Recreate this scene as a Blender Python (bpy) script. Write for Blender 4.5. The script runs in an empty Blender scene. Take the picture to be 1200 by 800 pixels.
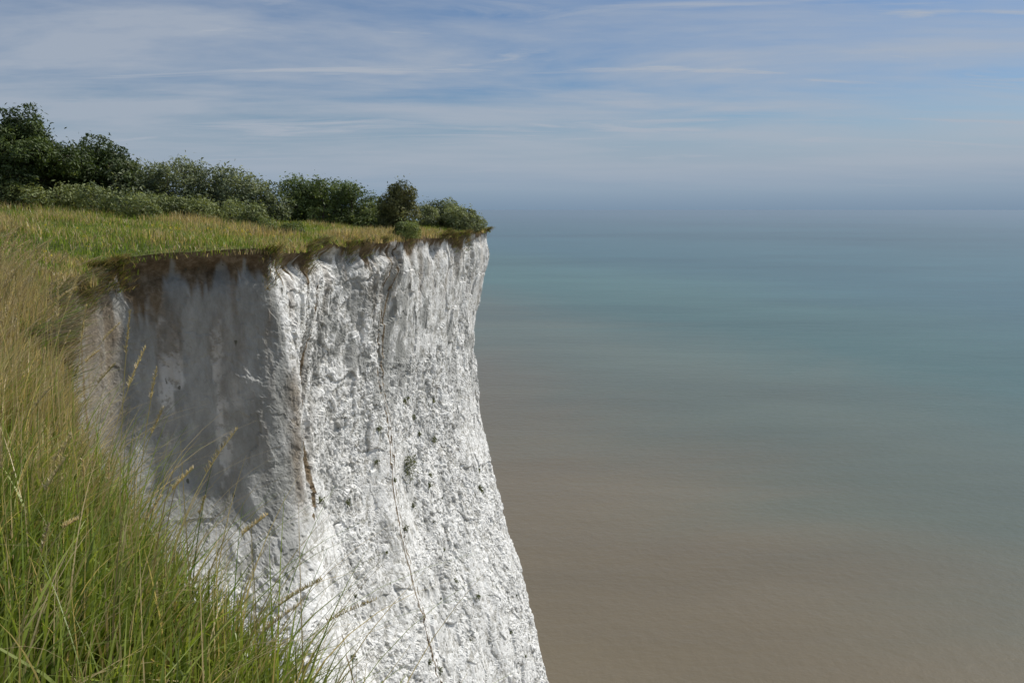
import bpy, math, numpy as np
from mathutils import Vector
rng=np.random.default_rng(7)
EYE=86.6
# ---------------------------------------------------------------- noise
def _h(ix,iy,iz,seed):
    n=(ix.astype(np.int64)*374761393+iy.astype(np.int64)*668265263+iz.astype(np.int64)*2147483647+seed*1274126177)&0xffffffff
    n=((n^(n>>13))*1274126177)&0xffffffff
    n=((n^(n>>16))*2246822519)&0xffffffff
    return ((n^(n>>15))&0xffffff)/float(0xffffff)*2-1
def vnoise(x,y,z,seed=0):
    x,y,z=np.broadcast_arrays(np.asarray(x,float),np.asarray(y,float),np.asarray(z,float))
    ix=np.floor(x);iy=np.floor(y);iz=np.floor(z)
    fx=x-ix;fy=y-iy;fz=z-iz
    fx=fx*fx*(3-2*fx);fy=fy*fy*(3-2*fy);fz=fz*fz*(3-2*fz)
    r=0
    for a in (0,1):
        for b in (0,1):
            for c in (0,1):
                w=(fx if a else 1-fx)*(fy if b else 1-fy)*(fz if c else 1-fz)
                r=r+w*_h(ix+a,iy+b,iz+c,seed)
    return r
def fbm(x,y,z,o=4,seed=0):
    r=0;a=1;t=0
    for i in range(o):
        r=r+a*vnoise(x*2**i+i*17.3,y*2**i+i*5.1,z*2**i+i*9.7,seed+i);t+=a;a*=.5
    return r/t
def sstep(a,b,x):
    t=np.clip((x-a)/(b-a),0,1);return t*t*(3-2*t)
# ---------------------------------------------------------------- helpers
def make_mesh(name,verts,faces,cols=None,mat=None,smooth=False,parent=None,extra=None):
    verts=np.asarray(verts,np.float32);faces=np.asarray(faces,np.int32)
    k=faces.shape[1]
    me=bpy.data.meshes.new(name)
    me.vertices.add(len(verts));me.vertices.foreach_set('co',verts.ravel())
    me.loops.add(faces.size);me.loops.foreach_set('vertex_index',faces.ravel())
    me.polygons.add(len(faces))
    me.polygons.foreach_set('loop_start',np.arange(len(faces),dtype=np.int32)*k)
    me.polygons.foreach_set('use_smooth',np.full(len(faces),smooth))
    me.update(calc_edges=True)
    if cols is not None:
        ca=me.color_attributes.new('Col','FLOAT_COLOR','POINT')
        c=np.ones((len(verts),4),np.float32);c[:,:cols.shape[1]]=cols
        ca.data.foreach_set('color',c.ravel())
    me.validate()
    ob=bpy.data.objects.new(name,me)
    bpy.context.scene.collection.objects.link(ob)
    if mat: me.materials.append(mat)
    if parent: ob.parent=parent
    return ob
def grid_faces(nr,nc,flip=False):
    i=np.arange(nr-1)[:,None]*nc+np.arange(nc-1)[None,:]
    f=np.stack([i,i+1,i+nc+1,i+nc],-1).reshape(-1,4)
    return f[:,::-1] if flip else f
class NT:
    def __init__(s,name):
        s.m=bpy.data.materials.new(name);s.m.use_nodes=True
        s.t=s.m.node_tree;s.t.nodes.clear()
    def n(s,ty,**kw):
        nd=s.t.nodes.new(ty)
        ins=kw.pop('ins',{})
        for k,v in kw.items(): setattr(nd,k,v)
        for k,v in ins.items():
            if isinstance(v,bpy.types.NodeSocket): s.t.links.new(v,nd.inputs[k])
            else: nd.inputs[k].default_value=v
        return nd
def ramp(nd,stops,interp='LINEAR'):
    cr=nd.color_ramp;cr.interpolation=interp
    while len(cr.elements)<len(stops): cr.elements.new(.5)
    for e,(p,c) in zip(cr.elements,stops):
        e.position=p;e.color=(c,c,c,1) if not hasattr(c,'__len__') else (*c,1)
def leafmat(name,trans=.35,rough=.55,spec=.3):
    N=NT(name)
    a=N.n('ShaderNodeVertexColor',layer_name='Col')
    p=N.n('ShaderNodeBsdfPrincipled',ins={'Base Color':a.outputs['Color'],'Roughness':rough,'Specular IOR Level':spec})
    tm=N.n('ShaderNodeMixRGB',blend_type='MULTIPLY',ins={0:1.0,1:a.outputs['Color'],2:(1.35,1.3,.7,1)})
    tr=N.n('ShaderNodeBsdfTranslucent',ins={'Color':tm.outputs[0]})
    mx=N.n('ShaderNodeMixShader',ins={0:trans,1:p.outputs[0],2:tr.outputs[0]})
    N.n('ShaderNodeOutputMaterial',ins={0:mx.outputs[0]})
    return N.m
# ---------------------------------------------------------------- rim of the cliff (plan)
CP=np.array([(30,-160),(14,-60),(6,-25),(2.4,-8),(1.2,-1.5),(.35,.8),(-.75,2.4),(-2.35,4.3),(-4.3,7.2),(-6.65,11.2),(-9.8,17),(-12.3,22.5),
 (-14.1,27.0),(-13.9,28.4),(-12.2,29.8),(-9.3,31.4),(-9.05,33.2),(-8.9,36.5),(-8.5,40.2),(-6.9,43.1),(-6.0,47.5),(-3.9,53),(-2.3,58.2),(-1.8,60),(-2.5,61.5),
 (-6,66),(-14,78),(-25,100),(-60,160),(-120,260),(-260,500),(-500,900)],float)
def catmull(P,n=40):
    out=[]
    for i in range(len(P)-1):
        p1=P[i];p2=P[i+1]
        p0=P[i-1] if i>0 else p1-(p2-p1)
        p3=P[i+2] if i<len(P)-2 else p2+(p2-p1)
        t0=0.;t1=t0+np.linalg.norm(p1-p0)**.5
        t2=t1+np.linalg.norm(p2-p1)**.5
        t3=t2+np.linalg.norm(p3-p2)**.5
        for t in np.linspace(t1,t2,n,endpoint=False):
            A1=(t1-t)/(t1-t0)*p0+(t-t0)/(t1-t0)*p1
            A2=(t2-t)/(t2-t1)*p1+(t-t1)/(t2-t1)*p2
            A3=(t3-t)/(t3-t2)*p2+(t-t2)/(t3-t2)*p3
            B1=(t2-t)/(t2-t0)*A1+(t-t0)/(t2-t0)*A2
            B2=(t3-t)/(t3-t1)*A2+(t-t1)/(t3-t1)*A3
            out.append((t2-t)/(t2-t1)*B1+(t-t1)/(t2-t1)*B2)
    out.append(P[-1]);return np.array(out)
R=catmull(CP)
R[:,1]=np.maximum.accumulate(R[:,1]+np.arange(len(R))*1e-6)
def rimx(y):
    y=np.asarray(y,float)
    x=np.interp(y,R[:,1],R[:,0])
    jit=(.30*vnoise(y*.9,3.1,0,5)+.18*vnoise(y*2.7,1.1,0,6))*sstep(5,12,y)
    return x+jit
def rimz(y):
    return EYE+np.interp(y,[-60,0,3,5,8,11,14,18,23,27,32,38,45,60,90,300],[-1.75,-1.75,-1.74,-1.70,-1.62,-1.66,-1.80,-1.95,-1.98,-1.82,-1.50,-1.52,-1.6,-1.45,-1.3,1.])+(.10*vnoise(y*.5,0,0,8)+.07*vnoise(y*1.7,0,0,9))*sstep(8,14,y)
def ground_z(x,y):
    x=np.asarray(x,float);y=np.asarray(y,float)
    q=np.maximum(rimx(y)-x,0)
    A=np.interp(y,[-10,2,6,12,18,23,30],[.2,.22,.6,.75,.35,.3,0])
    qq=np.where(q<70,q,70+(q-70)*.3)
    z=rimz(y)+A*(1-np.exp(-q/1.8))+.075*qq
    z=z+(.10*fbm(x*.5,y*.5,0,3,11)+.35*vnoise(x*.09,y*.09,0,12)*sstep(2,12,q))*sstep(0,.6,q)
    return z
# ---------------------------------------------------------------- terrain
ys=np.concatenate([np.linspace(-160,-4,30,endpoint=False),np.arange(-4,70,.2),np.geomspace(70,900,60)])
qs=np.concatenate([[0],np.geomspace(.12,12,60),np.geomspace(12.5,1500,50)])
Y,Q=np.meshgrid(ys,qs,indexing='ij')
X=rimx(Y)-Q
Z=ground_z(X,Y)
Z[:,0]=rimz(Y[:,0])
N=NT('grassland_soil')
tc=N.n('ShaderNodeTexCoord')
n1=N.n('ShaderNodeTexNoise',ins={'Vector':tc.outputs['Object'],'Scale':.6,'Detail':8})
r1=N.n('ShaderNodeValToRGB',ins={0:n1.outputs[0]});ramp(r1,[(.3,(.06,.08,.025)),(.55,(.12,.13,.045)),(.75,(.22,.19,.09))])
n2=N.n('ShaderNodeTexNoise',ins={'Vector':tc.outputs['Object'],'Scale':9.,'Detail':6})
b=N.n('ShaderNodeBump',ins={'Height':n2.outputs[0],'Strength':.8,'Distance':.12})
p=N.n('ShaderNodeBsdfPrincipled',ins={'Base Color':r1.outputs[0],'Roughness':.95,'Specular IOR Level':.1,'Normal':b.outputs[0]})
N.n('ShaderNodeOutputMaterial',ins={0:p.outputs[0]})
make_mesh('clifftop_ground',np.stack([X,Y,Z],-1).reshape(-1,3),grid_faces(*X.shape),mat=N.m,smooth=True)
# ---------------------------------------------------------------- cliff
seg=np.linalg.norm(np.diff(R,axis=0),axis=1);S=np.concatenate([[0],np.cumsum(seg)])
def s_of_y(y): return np.interp(y,R[:,1],S)
sa,sb,sc=s_of_y(10),s_of_y(25),s_of_y(64)
ss=np.concatenate([np.linspace(0,sa,160,endpoint=False),np.arange(sa,sb,.18),np.arange(sb,sc,.075),np.linspace(sc,S[-1],120)])
px=np.interp(ss,S,R[:,0]);py=np.interp(ss,S,R[:,1])
dd=np.concatenate([np.arange(0,36,.085),np.linspace(36,86.5,60)])
def smooth_dir(s,w):
    a=np.stack([np.interp(s+w,S,R[:,0])-np.interp(s-w,S,R[:,0]),np.interp(s+w,S,R[:,1])-np.interp(s-w,S,R[:,1])],-1)
    a/=np.linalg.norm(a,axis=1)[:,None];return np.stack([a[:,1],-a[:,0]],-1)
nl=smooth_dir(ss,1.2)
tipdir=np.array([.93,-.36])
wt=sstep(31.2,36,py)[:,None]; wn=1-sstep(24,28,py)[:,None]
bdir=np.array([.50,-.86])
od=tipdir*wt+(1-wt)*(np.array([.98,.1])*wn+bdir*(1-wn))
far=sstep(64,80,py)[:,None]; od=od*(1-far)+smooth_dir(ss,10)*far
od/=np.linalg.norm(od,axis=1)[:,None]
Ttip=([0,2,6.4,10,14.3,18.5,22.6,26.8,32.2,45,87],[0,-.05,-.75,-.9,-.75,0,1.2,2.5,3.9,7.5,16])
Tb  =([0,4,9,11,14,20,32,87],[0,-.35,-.3,.2,2.0,5.0,9.0,20])
Tn  =([0,3,10,30,87],[0,-.3,-.1,2,8])
D,I=np.meshgrid(dd,np.arange(len(ss)),indexing='ij')
o=np.interp(D,*Ttip)*wt[:,0][None]+(1-wt[:,0])[None]*(np.interp(D,*Tn)*wn[:,0][None]+np.interp(D,*Tb)*(1-wn[:,0])[None])
CX=px[None]+od[:,0][None]*o; CY=py[None]+od[:,1][None]*o
topz=rimz(py)[None]
CZ=topz-D*(topz/86.5)
CZ[0]=rimz(py)
jx=(rimx(py)-np.interp(py,R[:,1],R[:,0]))[None]*np.exp(-D/3)
CX=CX+jx
sl=ss[None]+0*D
wx=.5*fbm(sl*.8,D*.8,2,3,17);wy=.5*fbm(sl*.8,D*.8,6,3,18)
ribs=fbm(sl*.5+wx*.6,D*.11,0,3,21)
ribs2=fbm(sl*1.9+wx,D*.5,0,3,23)
broad=fbm(CX*.12,CY*.12,CZ*.09,2,25)
def cells(u,v,seed,tilt=.9):
    iu=np.floor(u);iv=np.floor(v);best=np.full(u.shape,9.);val=np.zeros(u.shape)
    for a in (-1,0,1):
        for b_ in (-1,0,1):
            cu=iu+a+.5+.45*_h(iu+a,iv+b_,iu*0,seed);cv_=iv+b_+.5+.45*_h(iu+a,iv+b_,iu*0,seed+1)
            d2=(u-cu)**2+(v-cv_)**2
            h0=_h(iu+a,iv+b_,iu*0,seed+2);tu=_h(iu+a,iv+b_,iu*0,seed+3);tv=_h(iu+a,iv+b_,iu*0,seed+4)
            vv=h0+tilt*tu*(u-cu)+tilt*tv*(v-cv_)
            m=d2<best;best=np.where(m,d2,best);val=np.where(m,vv,val)
    return val
ca=cells(sl*.8+wx,D*.6+wy,401,1.2)
cb=cells(sl*1.9+wx*1.5,D*1.6+wy*1.5,411,1.3)
cc_=cells(sl*4.2+wx*2,D*3.6+wy*2,421,1.2)
cd_=cells(sl*7.5+wx*3,D*6.5+wy*3,431,1.)
amp=sstep(0,.8,D)
vis=.6+.4*sstep(20,40,py)[None]
smoothwall=1-.55*(1-sstep(31,33.5,py))[None]*(1-sstep(10,15,D))
rg_=(.3+.7*sstep(-.25,.25,fbm(sl*.3,D*.2,5,2,57)))*smoothwall
dis=(.30*ribs+.07*ribs2+.45*broad+.075*ca*smoothwall+.045*cb*rg_+.032*cc_*rg_+.021*cd_*rg_)*amp*vis
dis+=.35*np.exp(-((py[None]-32.6)/.8)**2)*sstep(.5,5,D)*(1-sstep(10,20,D))
dis-=.75*np.exp(-((py[None]-36.0)/1.0)**2)*sstep(3.5,7,D)*(1-sstep(10,13,D))
dis-=.5*np.exp(-((py[None]-44.5-.05*D)/1.4)**2)*sstep(1,3,D)*(1-sstep(7,11,D))
dis-=.6*np.exp(-((D-.8)/.45)**2)*(.75+.6*vnoise(sl*.6,0,0,71)+.35*vnoise(sl*2.2,0,0,72))*(1-.65*sstep(48,56,py))[None]
CX=CX+nl[:,0][None]*dis; CY=CY+nl[:,1][None]*dis
CZ=CZ+.03*cc_*amp
# masks : R weathered grey and painted shade, G soil/brown and painted shade, B flints, A darker tone in hollows
pyy=py[None]+0*D
wob=fbm(sl*.35,D*.22,9,4,81); wob2=fbm(sl*1.4,D*.5,3,4,83); wob3=fbm(sl*2.,D*.25,13,4,85);wob4=fbm(sl*3.5,D*1.8,33,3,87);wob5=fbm(sl*.9,D*.6,43,4,89)
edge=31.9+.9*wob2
grey=(1-sstep(edge-.2,edge+.25,pyy))*(1-sstep(10.5,13.5,D+3*wob+1.5*wob2-1.0*sstep(30,27,pyy)))  # back wall: its shade put into the grey, along with weathering
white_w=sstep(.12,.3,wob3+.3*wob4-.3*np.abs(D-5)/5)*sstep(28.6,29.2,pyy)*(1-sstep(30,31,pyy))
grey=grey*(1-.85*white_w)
grey=np.maximum(grey,(1-sstep(27.8,28.6,pyy))*(1-sstep(14,20,D)))  # near wall catches the sun, so its shade is painted in as grey
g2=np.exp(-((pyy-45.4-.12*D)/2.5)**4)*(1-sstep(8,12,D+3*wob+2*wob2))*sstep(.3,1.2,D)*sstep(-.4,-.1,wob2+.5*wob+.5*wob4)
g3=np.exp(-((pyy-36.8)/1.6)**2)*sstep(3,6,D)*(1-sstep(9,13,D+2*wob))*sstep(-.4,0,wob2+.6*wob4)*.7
g4=.85*sstep(.10,.24,.5*wob+.7*wob5+.3*wob4)*(1-sstep(6,18,D))
g5=.45*sstep(.16,.32,wob5+.3*wob+.3*wob4)*(1-.5*sstep(14,35,D))
g6=.35*sstep(.22,.4,wob4+.4*wob2)
grey=np.clip(np.maximum.reduce([grey,g2,g3,g4,g5,g6]),0,1)
soild=np.interp(py,[0,10,20,27,32,40,50,57,62],[1.6,2.2,2.6,1.4,1.0,.85,.7,.5,.4])[None]
soil=1-sstep(.75,1.15,D/(soild*(1+.8*vnoise(sl*1.1,0,0,91)+.6*vnoise(sl*3.4,0,0,92)+.35*vnoise(sl*8,0,0,93))))
stain_shade=np.exp(-((pyy-35.2-.1*wob)/1.9)**2)*sstep(4,6.5,D)*(1-sstep(9.5,12.5,D+2*wob))*1.25*sstep(-.35,.05,wob2+.2+.5*wob4)
stain_shade=stain_shade+.85*np.exp(-((pyy-32.2)/.35)**2)*sstep(4,6,D)*(1-sstep(10,12,D))
stain_shade=stain_shade+.6*(1-sstep(1.5,5,D+3*wob2))*sstep(-.05,.3,wob3)
stain_shade=stain_shade+.28*sstep(.0,.35,wob3)*(1-sstep(31,33,pyy))*(1-sstep(8,14,D))
stain_shade=stain_shade+.65*(1-sstep(27.5,28.6,pyy))*(1-sstep(5,12,D+3*wob2))  # near wall: brown for soil, also deepening the painted shade
soil_shade=np.clip(np.maximum(soil,np.minimum(stain_shade,1.05)*.72),0,1)
speck=sstep(5,12,D)*sstep(33,40,pyy)*(.35+.65*sstep(-.1,.4,fbm(sl*.4,D*.2,1,2,95)))+.14
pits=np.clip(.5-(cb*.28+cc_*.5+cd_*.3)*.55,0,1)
C=np.stack([grey,soil_shade,np.clip(speck,0,1),pits],-1).reshape(-1,4)
N=NT('chalk')
vc=N.n('ShaderNodeVertexColor',layer_name='Col');sp=N.n('ShaderNodeSeparateColor',ins={0:vc.outputs[0]})
tc=N.n('ShaderNodeTexCoord');OB=tc.outputs['Object']
mp=N.n('ShaderNodeMapping',ins={'Vector':OB,'Scale':(1,1,.4)})
nA=N.n('ShaderNodeTexNoise',ins={'Vector':OB,'Scale':2.4,'Detail':10,'Roughness':.75})
nB=N.n('ShaderNodeTexNoise',ins={'Vector':mp.outputs[0],'Scale':.8,'Detail':10,'Roughness':.7})
rw=N.n('ShaderNodeValToRGB',ins={0:nA.outputs[0]});ramp(rw,[(.34,(.52,.50,.45)),(.43,(.80,.79,.76)),(.7,(.88,.88,.86))])
nP=N.n('ShaderNodeTexNoise',ins={'Vector':OB,'Scale':7.5,'Detail':6,'Roughness':.7})
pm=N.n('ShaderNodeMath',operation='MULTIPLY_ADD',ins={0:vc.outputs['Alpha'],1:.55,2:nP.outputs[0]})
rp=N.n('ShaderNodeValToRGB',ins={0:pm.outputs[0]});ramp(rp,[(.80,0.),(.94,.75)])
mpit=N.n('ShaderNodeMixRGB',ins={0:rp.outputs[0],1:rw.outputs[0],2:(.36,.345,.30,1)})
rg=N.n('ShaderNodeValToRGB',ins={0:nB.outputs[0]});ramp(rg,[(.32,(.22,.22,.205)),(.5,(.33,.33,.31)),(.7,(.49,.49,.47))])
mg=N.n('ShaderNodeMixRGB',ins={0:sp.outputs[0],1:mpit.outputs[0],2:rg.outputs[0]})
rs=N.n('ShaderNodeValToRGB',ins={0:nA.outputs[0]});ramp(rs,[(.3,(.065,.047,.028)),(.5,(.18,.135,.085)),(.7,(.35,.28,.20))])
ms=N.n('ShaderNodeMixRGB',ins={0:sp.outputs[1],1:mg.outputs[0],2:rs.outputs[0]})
v=N.n('ShaderNodeTexVoronoi',ins={'Vector':mp.outputs[0],'Scale':2.6,'Randomness':1.})
nC=N.n('ShaderNodeTexNoise',ins={'Vector':OB,'Scale':7.,'Detail':4})
ad=N.n('ShaderNodeMath',operation='MULTIPLY_ADD',ins={0:nC.outputs[0],1:.3,2:v.outputs['Distance']})
rv=N.n('ShaderNodeValToRGB',ins={0:ad.outputs[0]});ramp(rv,[(.25,1.),(.31,0.)])
vs=N.n('ShaderNodeSeparateColor',ins={0:v.outputs['Color']})
gt=N.n('ShaderNodeMath',operation='LESS_THAN',ins={0:vs.outputs[0],1:sp.outputs[2]})
mm=N.n('ShaderNodeMath',operation='MULTIPLY',ins={0:rv.outputs[0],1:gt.outputs[0]})
mm2=N.n('ShaderNodeMath',operation='MULTIPLY',ins={0:mm.outputs[0],1:.85})
mk=N.n('ShaderNodeMixRGB',ins={0:mm2.outputs[0],1:ms.outputs[0],2:(.10,.10,.075,1)})
nW=N.n('ShaderNodeTexNoise',ins={'Vector':OB,'Scale':3.,'Detail':3})
vm=N.n('ShaderNodeVectorMath',operation='MULTIPLY_ADD',ins={0:nW.outputs['Color'],1:(.35,.35,.35),2:OB})
mp2=N.n('ShaderNodeMapping',ins={'Vector':vm.outputs[0],'Scale':(1,1,.8)})
v2=N.n('ShaderNodeTexVoronoi',feature='F1',ins={'Vector':mp2.outputs[0],'Scale':9.,'Randomness':1.})
v3=N.n('ShaderNodeTexVoronoi',feature='F1',ins={'Vector':mp2.outputs[0],'Scale':4.2,'Randomness':1.})
s2=N.n('ShaderNodeSeparateColor',ins={0:v2.outputs['Color']});s3=N.n('ShaderNodeSeparateColor',ins={0:v3.outputs['Color']})
nD=N.n('ShaderNodeTexNoise',ins={'Vector':OB,'Scale':6.,'Detail':9,'Roughness':.78})
a1=N.n('ShaderNodeMath',operation='MULTIPLY_ADD',ins={0:s3.outputs[0],1:.8,2:s2.outputs[0]})
a2=N.n('ShaderNodeMath',operation='MULTIPLY_ADD',ins={0:nD.outputs[0],1:2.6,2:a1.outputs[0]})
b=N.n('ShaderNodeBump',ins={'Height':a2.outputs[0],'Strength':.7,'Distance':.05})
p=N.n('ShaderNodeBsdfPrincipled',ins={'Base Color':mk.outputs[0],'Roughness':.95,'Specular IOR Level':.1,'Normal':b.outputs[0]})
N.n('ShaderNodeOutputMaterial',ins={0:p.outputs[0]})
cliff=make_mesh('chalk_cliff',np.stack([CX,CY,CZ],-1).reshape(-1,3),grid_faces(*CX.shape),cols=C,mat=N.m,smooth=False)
# ---------------------------------------------------------------- sea
N=NT('sea_water')
g=N.n('ShaderNodeNewGeometry');P=g.outputs['Position']
sx=N.n('ShaderNodeSeparateXYZ',ins={0:P})
w=N.n('ShaderNodeMath',operation='MULTIPLY_ADD',ins={0:sx.outputs[0],1:2.3,2:sx.outputs[1]})
nz=N.n('ShaderNodeTexNoise',ins={'Vector':P,'Scale':.004,'Detail':6,'Roughness':.6,'Distortion':.9})
w2=N.n('ShaderNodeMath',operation='MULTIPLY_ADD',ins={0:nz.outputs[0],1:620.,2:w.outputs[0]})
mr=N.n('ShaderNodeMapRange',ins={0:w2.outputs[0],1:300.,2:2300.})
cr=N.n('ShaderNodeValToRGB',ins={0:mr.outputs[0]})
ramp(cr,[(0,(.190,.148,.092)),(.13,(.172,.142,.094)),(.30,(.118,.140,.108)),(.50,(.068,.130,.115)),(1.,(.050,.108,.118))],'EASE')
mp=N.n('ShaderNodeMapping',ins={'Vector':P,'Scale':(.35,1,1),'Rotation':(0,0,.3)})
nf=N.n('ShaderNodeTexNoise',ins={'Vector':mp.outputs[0],'Scale':.012,'Detail':7,'Roughness':.65})
rf=N.n('ShaderNodeValToRGB',ins={0:nf.outputs[0]});ramp(rf,[(.3,.87),(.7,1.13)])
mc=N.n('ShaderNodeMixRGB',blend_type='MULTIPLY',ins={0:1.,1:cr.outputs[0],2:rf.outputs[0]})
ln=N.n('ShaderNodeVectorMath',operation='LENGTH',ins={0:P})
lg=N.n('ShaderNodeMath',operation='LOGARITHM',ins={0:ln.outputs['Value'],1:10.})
mpf=N.n('ShaderNodeMapping',ins={'Vector':P,'Scale':(.5,1,1)})
nfar=N.n('ShaderNodeTexNoise',ins={'Vector':mpf.outputs[0],'Scale':.0008,'Detail':5,'Roughness':.55})
rfar=N.n('ShaderNodeValToRGB',ins={0:nfar.outputs[0]});ramp(rfar,[(.38,.66),(.54,1.06)])
mc2=N.n('ShaderNodeMixRGB',blend_type='MULTIPLY',ins={0:1.,1:mc.outputs[0],2:rfar.outputs[0]})
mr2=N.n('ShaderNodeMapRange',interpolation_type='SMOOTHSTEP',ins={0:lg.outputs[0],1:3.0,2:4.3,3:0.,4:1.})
mh=N.n('ShaderNodeMixRGB',ins={0:mr2.outputs[0],1:mc2.outputs[0],2:(.105,.150,.185,1)})  # distance haze painted into the water colour towards the horizon
nw=N.n('ShaderNodeTexNoise',ins={'Vector':P,'Scale':.35,'Detail':6,'Roughness':.6})
nw2=N.n('ShaderNodeTexNoise',ins={'Vector':mp.outputs[0],'Scale':.06,'Detail':4})
aw=N.n('ShaderNodeMath',operation='MULTIPLY_ADD',ins={0:nw2.outputs[0],1:2.,2:nw.outputs[0]})
b=N.n('ShaderNodeBump',ins={'Height':aw.outputs[0],'Strength':.35,'Distance':.8})
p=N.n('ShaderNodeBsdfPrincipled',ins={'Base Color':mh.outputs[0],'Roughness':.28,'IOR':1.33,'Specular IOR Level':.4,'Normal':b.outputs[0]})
N.n('ShaderNodeOutputMaterial',ins={0:p.outputs[0]})
L=90000
make_mesh('sea',[(-L,-L,0),(L,-L,0),(L,L,0),(-L,L,0)],[(0,1,2,3)],mat=N.m)
# ---------------------------------------------------------------- grass
def blades(name,root,h,w,lean,az,col,mat,seg=4,droop=1.7,tipcol=None,parent=None):
    n=len(root);t=np.linspace(0,1,seg+1)
    d=np.stack([np.cos(az),np.sin(az)],-1)
    fa=az+np.pi/2+rng.normal(0,.6,n)
    sd=np.stack([np.cos(fa),np.sin(fa),np.zeros(n)],-1)
    V=np.zeros((n,seg+1,2,3))
    for k,tt in enumerate(t):
        off=lean*h*tt**droop
        zz=h*(tt-.35*lean*tt**2.5)
        c=np.stack([root[:,0]+d[:,0]*off,root[:,1]+d[:,1]*off,root[:,2]+zz],-1)
        ww=(w*(1-tt**1.8)*.5+.0004)[:,None]
        V[:,k,0]=c-sd*ww;V[:,k,1]=c+sd*ww
    base=np.arange(n)[:,None]*(seg+1)*2
    F=np.concatenate([np.stack([base[:,0]+2*k,base[:,0]+2*k+1,base[:,0]+2*k+3,base[:,0]+2*k+2],-1) for k in range(seg)])
    cc=np.repeat(col[:,None,:],(seg+1)*2,1).reshape(n,seg+1,2,3).copy()
    if tipcol is not None:
        m=(t**2)[None,:,None,None]*.35
        cc=cc*(1-m)+tipcol[:,None,None,:]*m
    return make_mesh(name,V.reshape(-1,3),F,cols=cc.reshape(-1,3),mat=mat,smooth=True,parent=parent)
GM=leafmat('grass_blade',.42,.45,.45)
def grasscol(n,straw):
    g1=np.array([.11,.19,.022]);g2=np.array([.27,.33,.055]);s1=np.array([.54,.43,.25]);s2=np.array([.37,.29,.15])
    a=rng.random(n)[:,None];g=g1*a+g2*(1-a);a=rng.random(n)[:,None];s=s1*a+s2*(1-a)
    k=(rng.random(n)<straw)[:,None]
    return np.where(k,s,g)*(.6+.8*rng.random(n))[:,None]
grass=bpy.data.objects.new('grass',None);bpy.context.scene.collection.objects.link(grass)
def scatter(n,y0,y1,qmax,pw=1.,ql=0.):
    y=y0+(y1-y0)*rng.random(n)**pw
    q=ql+(qmax-ql)*rng.random(n)**1.3
    x=rimx(y)-q
    return x,y,q
# foreground
n=34000
x,y,q=scatter(n,1.3,6.5,3.6,1.0,-.1)
dens=fbm(x*1.6,y*1.6,0,2,101)
k=rng.random(n)<(.65+1.1*dens);x,y,q=x[k],y[k],q[k];n=len(x)
z=ground_z(x,y)-.02-np.maximum(-q,0)*.8
cl=vnoise(x*1.4,y*1.4,0,103)
h=(.34+.38*rng.random(n)**2+.16*cl)*(1-.1*sstep(3,6.5,y))*(.7+.3*sstep(0,.6,q))
straw=np.clip(.10+.65*sstep(2.6,5.0,y+.6*cl),0,1)
blades('foreground_blades',np.stack([x,y,z],-1),h,.0075+.009*rng.random(n),np.abs(rng.normal(.42,.32,n)),rng.normal(.1,1.1,n),grasscol(n,straw),GM,6,parent=grass,tipcol=np.tile([.40,.36,.15],(n,1)))
n=1300
x,y,q=scatter(n,2.0,6.5,.9,1.0,-.05);z=ground_z(x,y)-.02
blades('wispy_blades',np.stack([x,y,z],-1),.45+.45*rng.random(n),.003+.004*rng.random(n),np.minimum(np.abs(rng.normal(.45,.3,n)),.9),rng.normal(.4,.8,n),grasscol(n,np.full(n,.6)),GM,7,parent=grass)
# left bank
n=60000
x,y,q=scatter(n,5.5,22,6.,1.2,-.2)
dens=fbm(x*.9,y*.9,0,2,105);k=rng.random(n)<(.75+.9*dens);x,y,q=x[k],y[k],q[k];n=len(x)
z=ground_z(x,y)-.02-np.maximum(-q,0)*.8
cl=fbm(x*.6,y*.6,0,3,107)
h=(.36+.5*rng.random(n)**1.8+.5*cl)*np.interp(y,[5,8,12,22],[.75,.95,1.0,.65])*(.35+.65*sstep(-.2,1.1,q))
straw=np.clip(.82+.6*cl,.45,.98)
blades('bank_blades',np.stack([x,y,z],-1),np.maximum(h,.15),.009+.008*rng.random(n),np.abs(rng.normal(.38,.3,n)),rng.normal(.1,1.3,n),grasscol(n,straw)*.82,GM,4,parent=grass)
# plateau
n=120000
x,y,q=scatter(n,20,63,22.,.9,-.25)
z=ground_z(x,y)-.02-np.maximum(-q,0)*.8
cl=fbm(x*.35,y*.35,0,3,109)
h=(.20+.34*rng.random(n)**1.5+.4*cl)*(.6+.4*sstep(-.2,1.,q))
h*=1-.3*sstep(40,60,y)
straw=np.clip(.48+1.1*cl,.1,.9)
blades('plateau_blades',np.stack([x,y,z],-1),np.maximum(h,.09),.02+.018*rng.random(n),np.abs(rng.normal(.35,.3,n)),rng.normal(.1,1.5,n),grasscol(n,straw)*.95,GM,3,parent=grass)
# turf and roots hanging over rim
n=30000
y=rng.uniform(9,61.5,n)
kk=rng.random(n)<.42+1.2*vnoise(y*1.3,0,0,113);y=y[kk];n=len(y)
x=rimx(y)+rng.normal(.05,.10,n);z=rimz(y)-.02-rng.random(n)**2*.7*(1+1.4*vnoise(y*.8,0,0,111))
tang=smooth_dir(s_of_y(y),1.);az=np.arctan2(tang[:,1],tang[:,0])+rng.normal(0,.5,n)
cr_=grasscol(n,np.full(n,.5))*.6;br=rng.random(n)<.4;cr_[br]=np.array([.13,.095,.055])*(.6+.8*rng.random((br.sum(),1)))
blades('rim_turf',np.stack([x,y,z],-1),.14+.34*rng.random(n),.018+.015*rng.random(n),.9+.8*rng.random(n),az,cr_,GM,3,droop=1.1,parent=grass)
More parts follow.
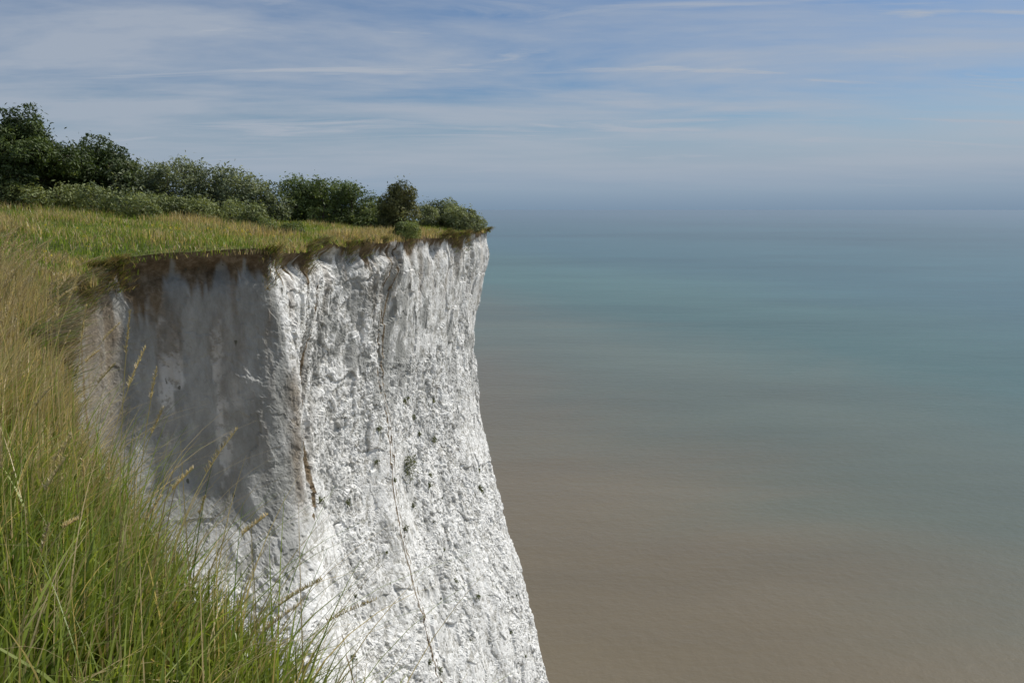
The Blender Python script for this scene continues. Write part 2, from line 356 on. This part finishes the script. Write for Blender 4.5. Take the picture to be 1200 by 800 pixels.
# seed-head stalks
def stalks(name,pts,mat):
    V=[];F=[];C=[]
    def quad(a,b,s,w0,w1,c):
        i=len(V);V.extend([a-s*w0,a+s*w0,b+s*w1,b-s*w1]);F.append((i,i+1,i+2,i+3));C.extend([c]*4)
    for (x,y,h,lean,az,kind) in pts:
        z=float(ground_z(x,y));d=np.array([math.cos(az),math.sin(az),0])
        f=lambda t:np.array([x,y,z])+d*lean*h*t**2+np.array([0,0,h*(t-.3*lean*t**2.5)])
        sgn=np.array([math.cos(az+1.3),math.sin(az+1.3),0])
        c=np.array([.48,.41,.24])*(.7+.5*rng.random()) if kind else np.array([.24,.27,.1])
        ts=np.linspace(0,1,11);sw=1+.12*y
        for a,b2 in zip(ts[:-1],ts[1:]):
            quad(f(a),f(b2),sgn,.0012*sw,.0009*sw,c);quad(f(a),f(b2),d,.0012*sw,.0009*sw,c)
        hc=np.array([.55,.45,.30])*(.7+.5*rng.random())
        t0=rng.uniform(.80,.9)
        for t in np.linspace(t0,1.,24):
            for _ in range(3):
                e=rng.normal(0,1,3);e[2]=abs(e[2])+1.6;e/=np.linalg.norm(e)
                r=.018*(1.02-t)/.2+.006
                p0=f(t);s=np.cross(e,rng.normal(0,1,3));s/=np.linalg.norm(s)
                quad(p0,p0+e*(r*.6+.008),s,.0015*sw,.0004*sw,hc*(.8+.4*rng.random()))
    return make_mesh(name,np.array(V),np.array(F),cols=np.array(C),mat=mat,parent=grass)
pts=[]
for i in range(480):
    y=rng.uniform(2.4,16);q=rng.uniform(.0,2.6);x=float(rimx(y))-q
    pts.append((x,y,rng.uniform(.6,.95)*(1.0+.4*(y>4)),abs(rng.normal(.25,.18)),rng.normal(.1,.8),rng.random()<.75))
for (x,y,h,l,a) in [(-1.45,2.9,1.12,.12,.2),(-1.3,2.75,1.0,.32,.1),(-1.9,3.3,1.25,.1,.5),(-1.15,2.4,.85,.45,0),(-.95,2.1,.7,.5,.1),(-2.1,3.6,1.35,.05,0),(-2.4,3.9,1.35,.2,.3),(-1.0,2.2,.72,.6,.2),(-.8,2.0,.5,.8,.0),(-1.7,3.1,1.2,.25,-.2),(-1.55,3.0,1.3,.08,.6),(-.9,2.3,.6,.8,.3)]:
    pts.append((x,y,h,l,a,True))
stalks('seed_heads',pts,GM)
# ---------------------------------------------------------------- shrubs & trees
LM=leafmat('foliage_leaf',.3,.55,.3)
N=NT('bark');tc=N.n('ShaderNodeTexCoord');n1=N.n('ShaderNodeTexNoise',ins={'Vector':tc.outputs['Object'],'Scale':6.,'Detail':5})
r1=N.n('ShaderNodeValToRGB',ins={0:n1.outputs[0]});ramp(r1,[(.3,(.05,.04,.03)),(.7,(.14,.115,.085))])
p=N.n('ShaderNodeBsdfPrincipled',ins={'Base Color':r1.outputs[0],'Roughness':.9});N.n('ShaderNodeOutputMaterial',ins={0:p.outputs[0]})
BM=N.m
def tube(V,F,a,b,r0,r1,k=6):
    a=np.array(a,float);b=np.array(b,float);d=b-a;d/=np.linalg.norm(d)+1e-9
    u=np.cross(d,[.3,.9,.2]);u/=np.linalg.norm(u);w=np.cross(d,u)
    i=len(V)
    for c,r in ((a,r0),(b,r1)):
        for j in range(k):
            t=2*math.pi*j/k;V.append(c+r*(math.cos(t)*u+math.sin(t)*w))
    for j in range(k):F.append((i+j,i+(j+1)%k,i+k+(j+1)%k,i+k+j))
def plant(name,blobs,nleaf,size,col,col2,trunk=None,seed=1,gap=-.35,rot=0.):
    root=bpy.data.objects.new(name,None);bpy.context.scene.collection.objects.link(root)
    B=np.array(blobs,float)
    vol=(B[:,3]*B[:,4]+B[:,4]*B[:,5]+B[:,3]*B[:,5]);pr=vol/vol.sum()
    k=rng.choice(len(B),nleaf,p=pr)
    dr=rng.normal(0,1,(nleaf,3));dr/=np.linalg.norm(dr,axis=1)[:,None]
    rad=1.06-np.abs(rng.normal(0,.24,nleaf));
    c=B[k,:3]+dr*rad[:,None]*B[k,3:]
    nn=fbm(c[:,0]*1.3,c[:,1]*1.3,c[:,2]*1.6,3,seed)
    c=c+dr*(nn[:,None]*.7)*np.minimum(B[k,3:],1.2)
    sp_=rng.random(nleaf)<.07
    c[sp_]+=np.array([0,0,1])*np.abs(rng.normal(0,.24,sp_.sum()))[:,None]
    g=fbm(c[:,0]*1.9,c[:,1]*1.9,c[:,2]*2.2,2,seed+9)
    g0=fbm(c[:,0]*.55,c[:,1]*.55,c[:,2]*.6,2,seed+19)
    gz=ground_z(c[:,0],c[:,1])
    keep=(g>gap)&(c[:,2]>gz-.05);c=c[keep];dr=dr[keep];nn=nn[keep];g=g[keep];g0=g0[keep];n=len(c)
    nm=dr*.6+rng.normal(0,.65,(n,3))+np.array([0,0,.3]);nm/=np.linalg.norm(nm,axis=1)[:,None]
    u=np.cross(nm,rng.normal(0,1,(n,3)));u/=np.linalg.norm(u,axis=1)[:,None];w=np.cross(nm,u)
    s=size*(.6+.8*rng.random(n))[:,None]
    V=np.stack([c-u*s,c-w*s*.42+nm*s*.12,c+u*s,c+w*s*.42+nm*s*.12],1).reshape(-1,3)
    F=np.arange(4*n).reshape(n,4)
    m=np.clip(.5+.8*g+1.2*g0+.25*rng.normal(0,1,n),0,1)[:,None]
    cc=(np.array(col)*(1-m)+np.array(col2)*m)*(.7+.6*rng.random(n))[:,None]
    make_mesh('leaves',V,F,cols=np.repeat(cc,4,0),mat=LM,parent=root)
    TV=[];TF=[]
    for b in B:
        gx,gy=b[0],b[1]
        base=trunk if trunk is not None else (gx+rng.normal(0,.15),gy+rng.normal(0,.15))
        gz0=float(ground_z(base[0],base[1]))-.1
        r=.035+.03*b[5] if trunk is None else .17
        p0=np.array([base[0],base[1],gz0]);p2=np.array([b[0],b[1],b[2]]);p1=(p0+p2)/2+rng.normal(0,.15,3)
        if trunk is not None:
            p1=p0+np.array([.1,0,.35*(B[:,2].mean()-gz0)])
        tube(TV,TF,p0,p1,r,r*.7);tube(TV,TF,p1,p2,r*.6,r*.3)
        for _ in range(7):
            e=rng.normal(0,1,3);e[2]=abs(e[2]);e/=np.linalg.norm(e)
            tube(TV,TF,p2,p2+e*b[3:]*.85,r*.28,.008,4)
    make_mesh('branches',np.array(TV),np.array(TF),mat=BM,parent=root)
    return root
def mass(x0,x1,y0,y1,n,hf,rf,seed=0):
    out=[]
    r=np.random.default_rng(seed)
    for i in range(n):
        t=(i+r.random())/n
        x=x0+(x1-x0)*t;y=r.uniform(y0,y1)
        gz=float(ground_z(x,y));h=hf(t)*(.78+.3*r.random());rr=rf*(.7+.6*r.random())
        top=gz+h
        rz=min(h*.55,rr*1.0)
        out.append((x,y,top-rz,rr,rr,rz))
        if h>rz*2: out.append((x+r.normal(0,.3),y-r.random()*.5,gz+rz*.7,rr*1.1,rr*1.1,rz))
    return out
DK=(.035,.056,.018);DK2=(.095,.13,.04);GG=(.085,.11,.058);GG2=(.23,.26,.15)
def crown(cx,cy,topz,r,n,seed,hmin):
    q=np.random.default_rng(seed);o=[]
    for i in range(n):
        a=q.random()*6.28;rr=r*math.sqrt(q.random())*.8
        fr=1-(rr/r)**2*.55
        zt=hmin+(topz-hmin)*fr*(.55+.45*q.random());s=r*(.26+.16*q.random())
        o.append((cx+rr*math.cos(a),cy+rr*math.sin(a),zt-s,s,s,s*.8))
    o.append((cx,cy,topz-r*.35,r*.4,r*.4,r*.33))
    return o
plant('hawthorn_tree',crown(-27.2,46,EYE+5.6,3.2,24,1,EYE+.8),34000,.11,DK,DK2,trunk=(-27.6,46),seed=201)
plant('hawthorn_tree',crown(-25.0,50,EYE+4.3,3.0,20,2,EYE+.8),26000,.11,DK,DK2,trunk=(-26.4,50),seed=205)
plant('hawthorn_tree',crown(-32.5,48,EYE+5.4,3.2,18,3,EYE+1.),16000,.12,DK,DK2,trunk=(-32.5,48),seed=209)
plant('hawthorn_tree',crown(-36,70,EYE+5.5,3.2,14,4,EYE+1.5),9000,.14,DK,DK2,trunk=(-36,70),seed=213)
hf=lambda t:np.interp(t,[0,.2,.5,.62,.75,.9,1],[3.5,3.2,3.2,3.6,3.2,2.7,2.1])
plant('hedge',mass(-29,-14.2,48.5,52,34,hf,1.05,5),64000,.10,GG,GG2,seed=221)
plant('hedge',mass(-29,-14,43,46.5,24,lambda t:1.7-.5*t,.95,6),30000,.09,(.08,.105,.045),(.22,.25,.10),seed=225)
plant('bush',mass(-14.6,-9.2,51.5,54,14,lambda t:np.interp(t,[0,.4,.8,1],[2.8,3.0,2.8,2.2]),.95,7),30000,.09,(.06,.09,.03),(.18,.23,.08),seed=231)
plant('bush',mass(-10.2,-7.4,51,53.5,6,lambda t:1.8,.75,8),10000,.09,(.06,.09,.03),(.18,.22,.085),seed=233)
plant('round_shrub',[(-6.95,50,EYE+.45,.95,.9,.95),(-6.5,49.7,EYE+.8,.65,.6,.75),(-7.5,50,EYE+.1,.7,.6,.8),(-6.5,50,EYE-.4,.9,.9,.7),(-7.2,50.2,EYE+1.,.5,.5,.5),(-7.6,50.2,EYE-.7,.8,.8,.6)],13000,.075,(.06,.075,.03),(.21,.21,.085),trunk=(-6.95,50),seed=241)
plant('bush',mass(-6.3,-2.4,55.5,59,14,lambda t:np.interp(t,[0,.3,.75,1],[1.4,1.8,1.6,1.0]),.75,9),22000,.08,(.10,.125,.065),(.25,.28,.14),seed=251)
plant('bush',mass(-6.6,-5.6,45.5,46.8,3,lambda t:.9,.45,10),4000,.06,(.08,.11,.04),(.2,.24,.08),seed=253)
plant('bush',mass(-12.0,-9.9,38,39.5,4,lambda t:.75,.45,11),5000,.05,(.08,.11,.04),(.2,.24,.08),seed=255)
def cliff_pt(yy,dz):
    j=np.argmin(np.abs(py-yy));i=np.argmin(np.abs(dd-dz));return CX[i,j],CY[i,j],CZ[i,j]
def clump(name,centres,nleaf,size,c1,c2):
    V=[];Cc=[]
    for (cx,cy,cz,r) in centres:
        m=int(nleaf*r);c=np.array([cx,cy,cz])+rng.normal(0,r*.5,(m,3))
        nm=rng.normal(0,1,(m,3));nm/=np.linalg.norm(nm,axis=1)[:,None];u=np.cross(nm,rng.normal(0,1,(m,3)));u/=np.linalg.norm(u,axis=1)[:,None];w_=np.cross(nm,u)
        s=size*(.6+.8*rng.random((m,1)))
        V.append(np.stack([c-u*s,c-w_*s*.5,c+u*s,c+w_*s*.5],1).reshape(-1,3))
        mm_=rng.random((m,1));Cc.append(np.repeat(np.array(c1)*(1-mm_)+np.array(c2)*mm_,4,0))
    V=np.concatenate(V);make_mesh(name,V,np.arange(len(V)).reshape(-1,4),cols=np.concatenate(Cc),mat=LM)
a=cliff_pt(47.5,14.6);cs=[(*a,.75),(a[0]+.2,a[1]+.3,a[2]+.5,.5)]
for i in range(44):
    yy=rng.uniform(35,58);d_=rng.uniform(10,32);b_=cliff_pt(yy,d_);cs.append((*b_,rng.uniform(.06,.2)))
clump('cliff_plants',cs,420,.07,(.06,.075,.035),(.15,.16,.08))
fl=[]
for i in range(60):
    y_=rng.uniform(22,36);x_=float(rimx(y_))-rng.uniform(.5,8);fl.append((x_,y_,float(ground_z(x_,y_))+.45,.05))
clump('ragwort_flowers',fl,120,.03,(.5,.38,.02),(.6,.5,.05))
# ---------------------------------------------------------------- light
az=math.radians(61); el=math.radians(47)
sd=Vector((math.sin(az)*math.cos(el),math.cos(az)*math.cos(el),math.sin(el)))
ld=bpy.data.lights.new('sun','SUN');ld.energy=4.4;ld.angle=math.radians(2.0);ld.color=(1,.965,.90)
lo=bpy.data.objects.new('sun',ld);bpy.context.scene.collection.objects.link(lo);lo.rotation_euler=sd.to_track_quat('Z','Y').to_euler();lo.location=(0,0,200)
wd=bpy.data.worlds.new('World');bpy.context.scene.world=wd;wd.use_nodes=True
t=wd.node_tree;t.nodes.clear()
def wn_(ty,ins={},**kw):
    nd=t.nodes.new(ty)
    for k,v in kw.items():setattr(nd,k,v)
    for k,v in ins.items():
        if isinstance(v,bpy.types.NodeSocket):t.links.new(v,nd.inputs[k])
        else:nd.inputs[k].default_value=v
    return nd
sky=wn_('ShaderNodeTexSky',sky_type='NISHITA');sky.sun_disc=False;sky.sun_elevation=el;sky.sun_rotation=az;sky.altitude=90;sky.air_density=1.;sky.dust_density=.6;sky.ozone_density=1.5
tc=wn_('ShaderNodeTexCoord');sx=wn_('ShaderNodeSeparateXYZ',{0:tc.outputs['Generated']})
tint=wn_('ShaderNodeValToRGB',{0:sx.outputs[2]});ramp(tint,[(0,(.5,.5,.5)),(.14,(.36,.45,.565)),(.25,(.39,.48,.59)),(.5,(1,.98,.95))])
skm=wn_('ShaderNodeMixRGB',{0:1.,1:sky.outputs[0],2:tint.outputs[0]},blend_type='MULTIPLY')
hz=wn_('ShaderNodeValToRGB',{0:sx.outputs[2]});ramp(hz,[(0,(1.6,2.25,3.05)),(.022,(2.1,2.75,3.5)),(.05,(2.5,3.05,3.8)),(.09,(2.3,2.95,3.95))])
hf2=wn_('ShaderNodeValToRGB',{0:sx.outputs[2]});ramp(hf2,[(.03,1.),(.13,0.)],'EASE')
skh=wn_('ShaderNodeMixRGB',{0:hf2.outputs[0],1:skm.outputs[0],2:hz.outputs[0]})
zc=wn_('ShaderNodeMath',{0:sx.outputs[2],1:.0},operation='MAXIMUM');za=wn_('ShaderNodeMath',{0:zc.outputs[0],1:.06},operation='ADD')
ux=wn_('ShaderNodeMath',{0:sx.outputs[0],1:za.outputs[0]},operation='DIVIDE');uy=wn_('ShaderNodeMath',{0:sx.outputs[1],1:za.outputs[0]},operation='DIVIDE')
cv=wn_('ShaderNodeCombineXYZ',{0:ux.outputs[0],1:uy.outputs[0]})
m1=wn_('ShaderNodeMapping',{'Vector':cv.outputs[0],'Scale':(.4,.7,1),'Rotation':(0,0,.15)})
c1=wn_('ShaderNodeTexNoise',{'Vector':m1.outputs[0],'Scale':1.0,'Detail':8,'Roughness':.58,'Distortion':.3})
r1=wn_('ShaderNodeValToRGB',{0:c1.outputs[0]});ramp(r1,[(.38,.0),(.60,.78)])
m2=wn_('ShaderNodeMapping',{'Vector':cv.outputs[0],'Scale':(.6,1.9,1),'Rotation':(0,0,-.10),'Location':(7.3,2.9,0)})
c2=wn_('ShaderNodeTexNoise',{'Vector':m2.outputs[0],'Scale':.85,'Detail':9,'Roughness':.6,'Distortion':.8})
r2=wn_('ShaderNodeValToRGB',{0:c2.outputs[0]});ramp(r2,[(.50,0.),(.66,.95)])
cm=wn_('ShaderNodeMath',{0:r1.outputs[0],1:r2.outputs[0]},operation='MAXIMUM')
cf=wn_('ShaderNodeValToRGB',{0:sx.outputs[2]});ramp(cf,[(.015,.0),(.07,.75),(.12,1.)])
cmm=wn_('ShaderNodeMath',{0:cm.outputs[0],1:cf.outputs[0]},operation='MULTIPLY')
mixc=wn_('ShaderNodeMixRGB',{0:cmm.outputs[0],1:skh.outputs[0],2:(3.1,3.45,4.0,1)})
bg=wn_('ShaderNodeBackground',{'Color':mixc.outputs[0],'Strength':.13})
wn_('ShaderNodeOutputWorld',{0:bg.outputs[0]})
# ---------------------------------------------------------------- camera
cd=bpy.data.cameras.new('camera');cam=bpy.data.objects.new('camera',cd);bpy.context.scene.collection.objects.link(cam)
cd.sensor_width=36;cd.lens=942/1200*36;cd.clip_start=.05;cd.clip_end=300000
cam.location=(0,0,EYE);cam.rotation_euler=(math.radians(90-9.34),0,0)
bpy.context.scene.camera=cam
sc=bpy.context.scene;sc.view_settings.view_transform='Standard';sc.view_settings.look='None';sc.view_settings.exposure=0
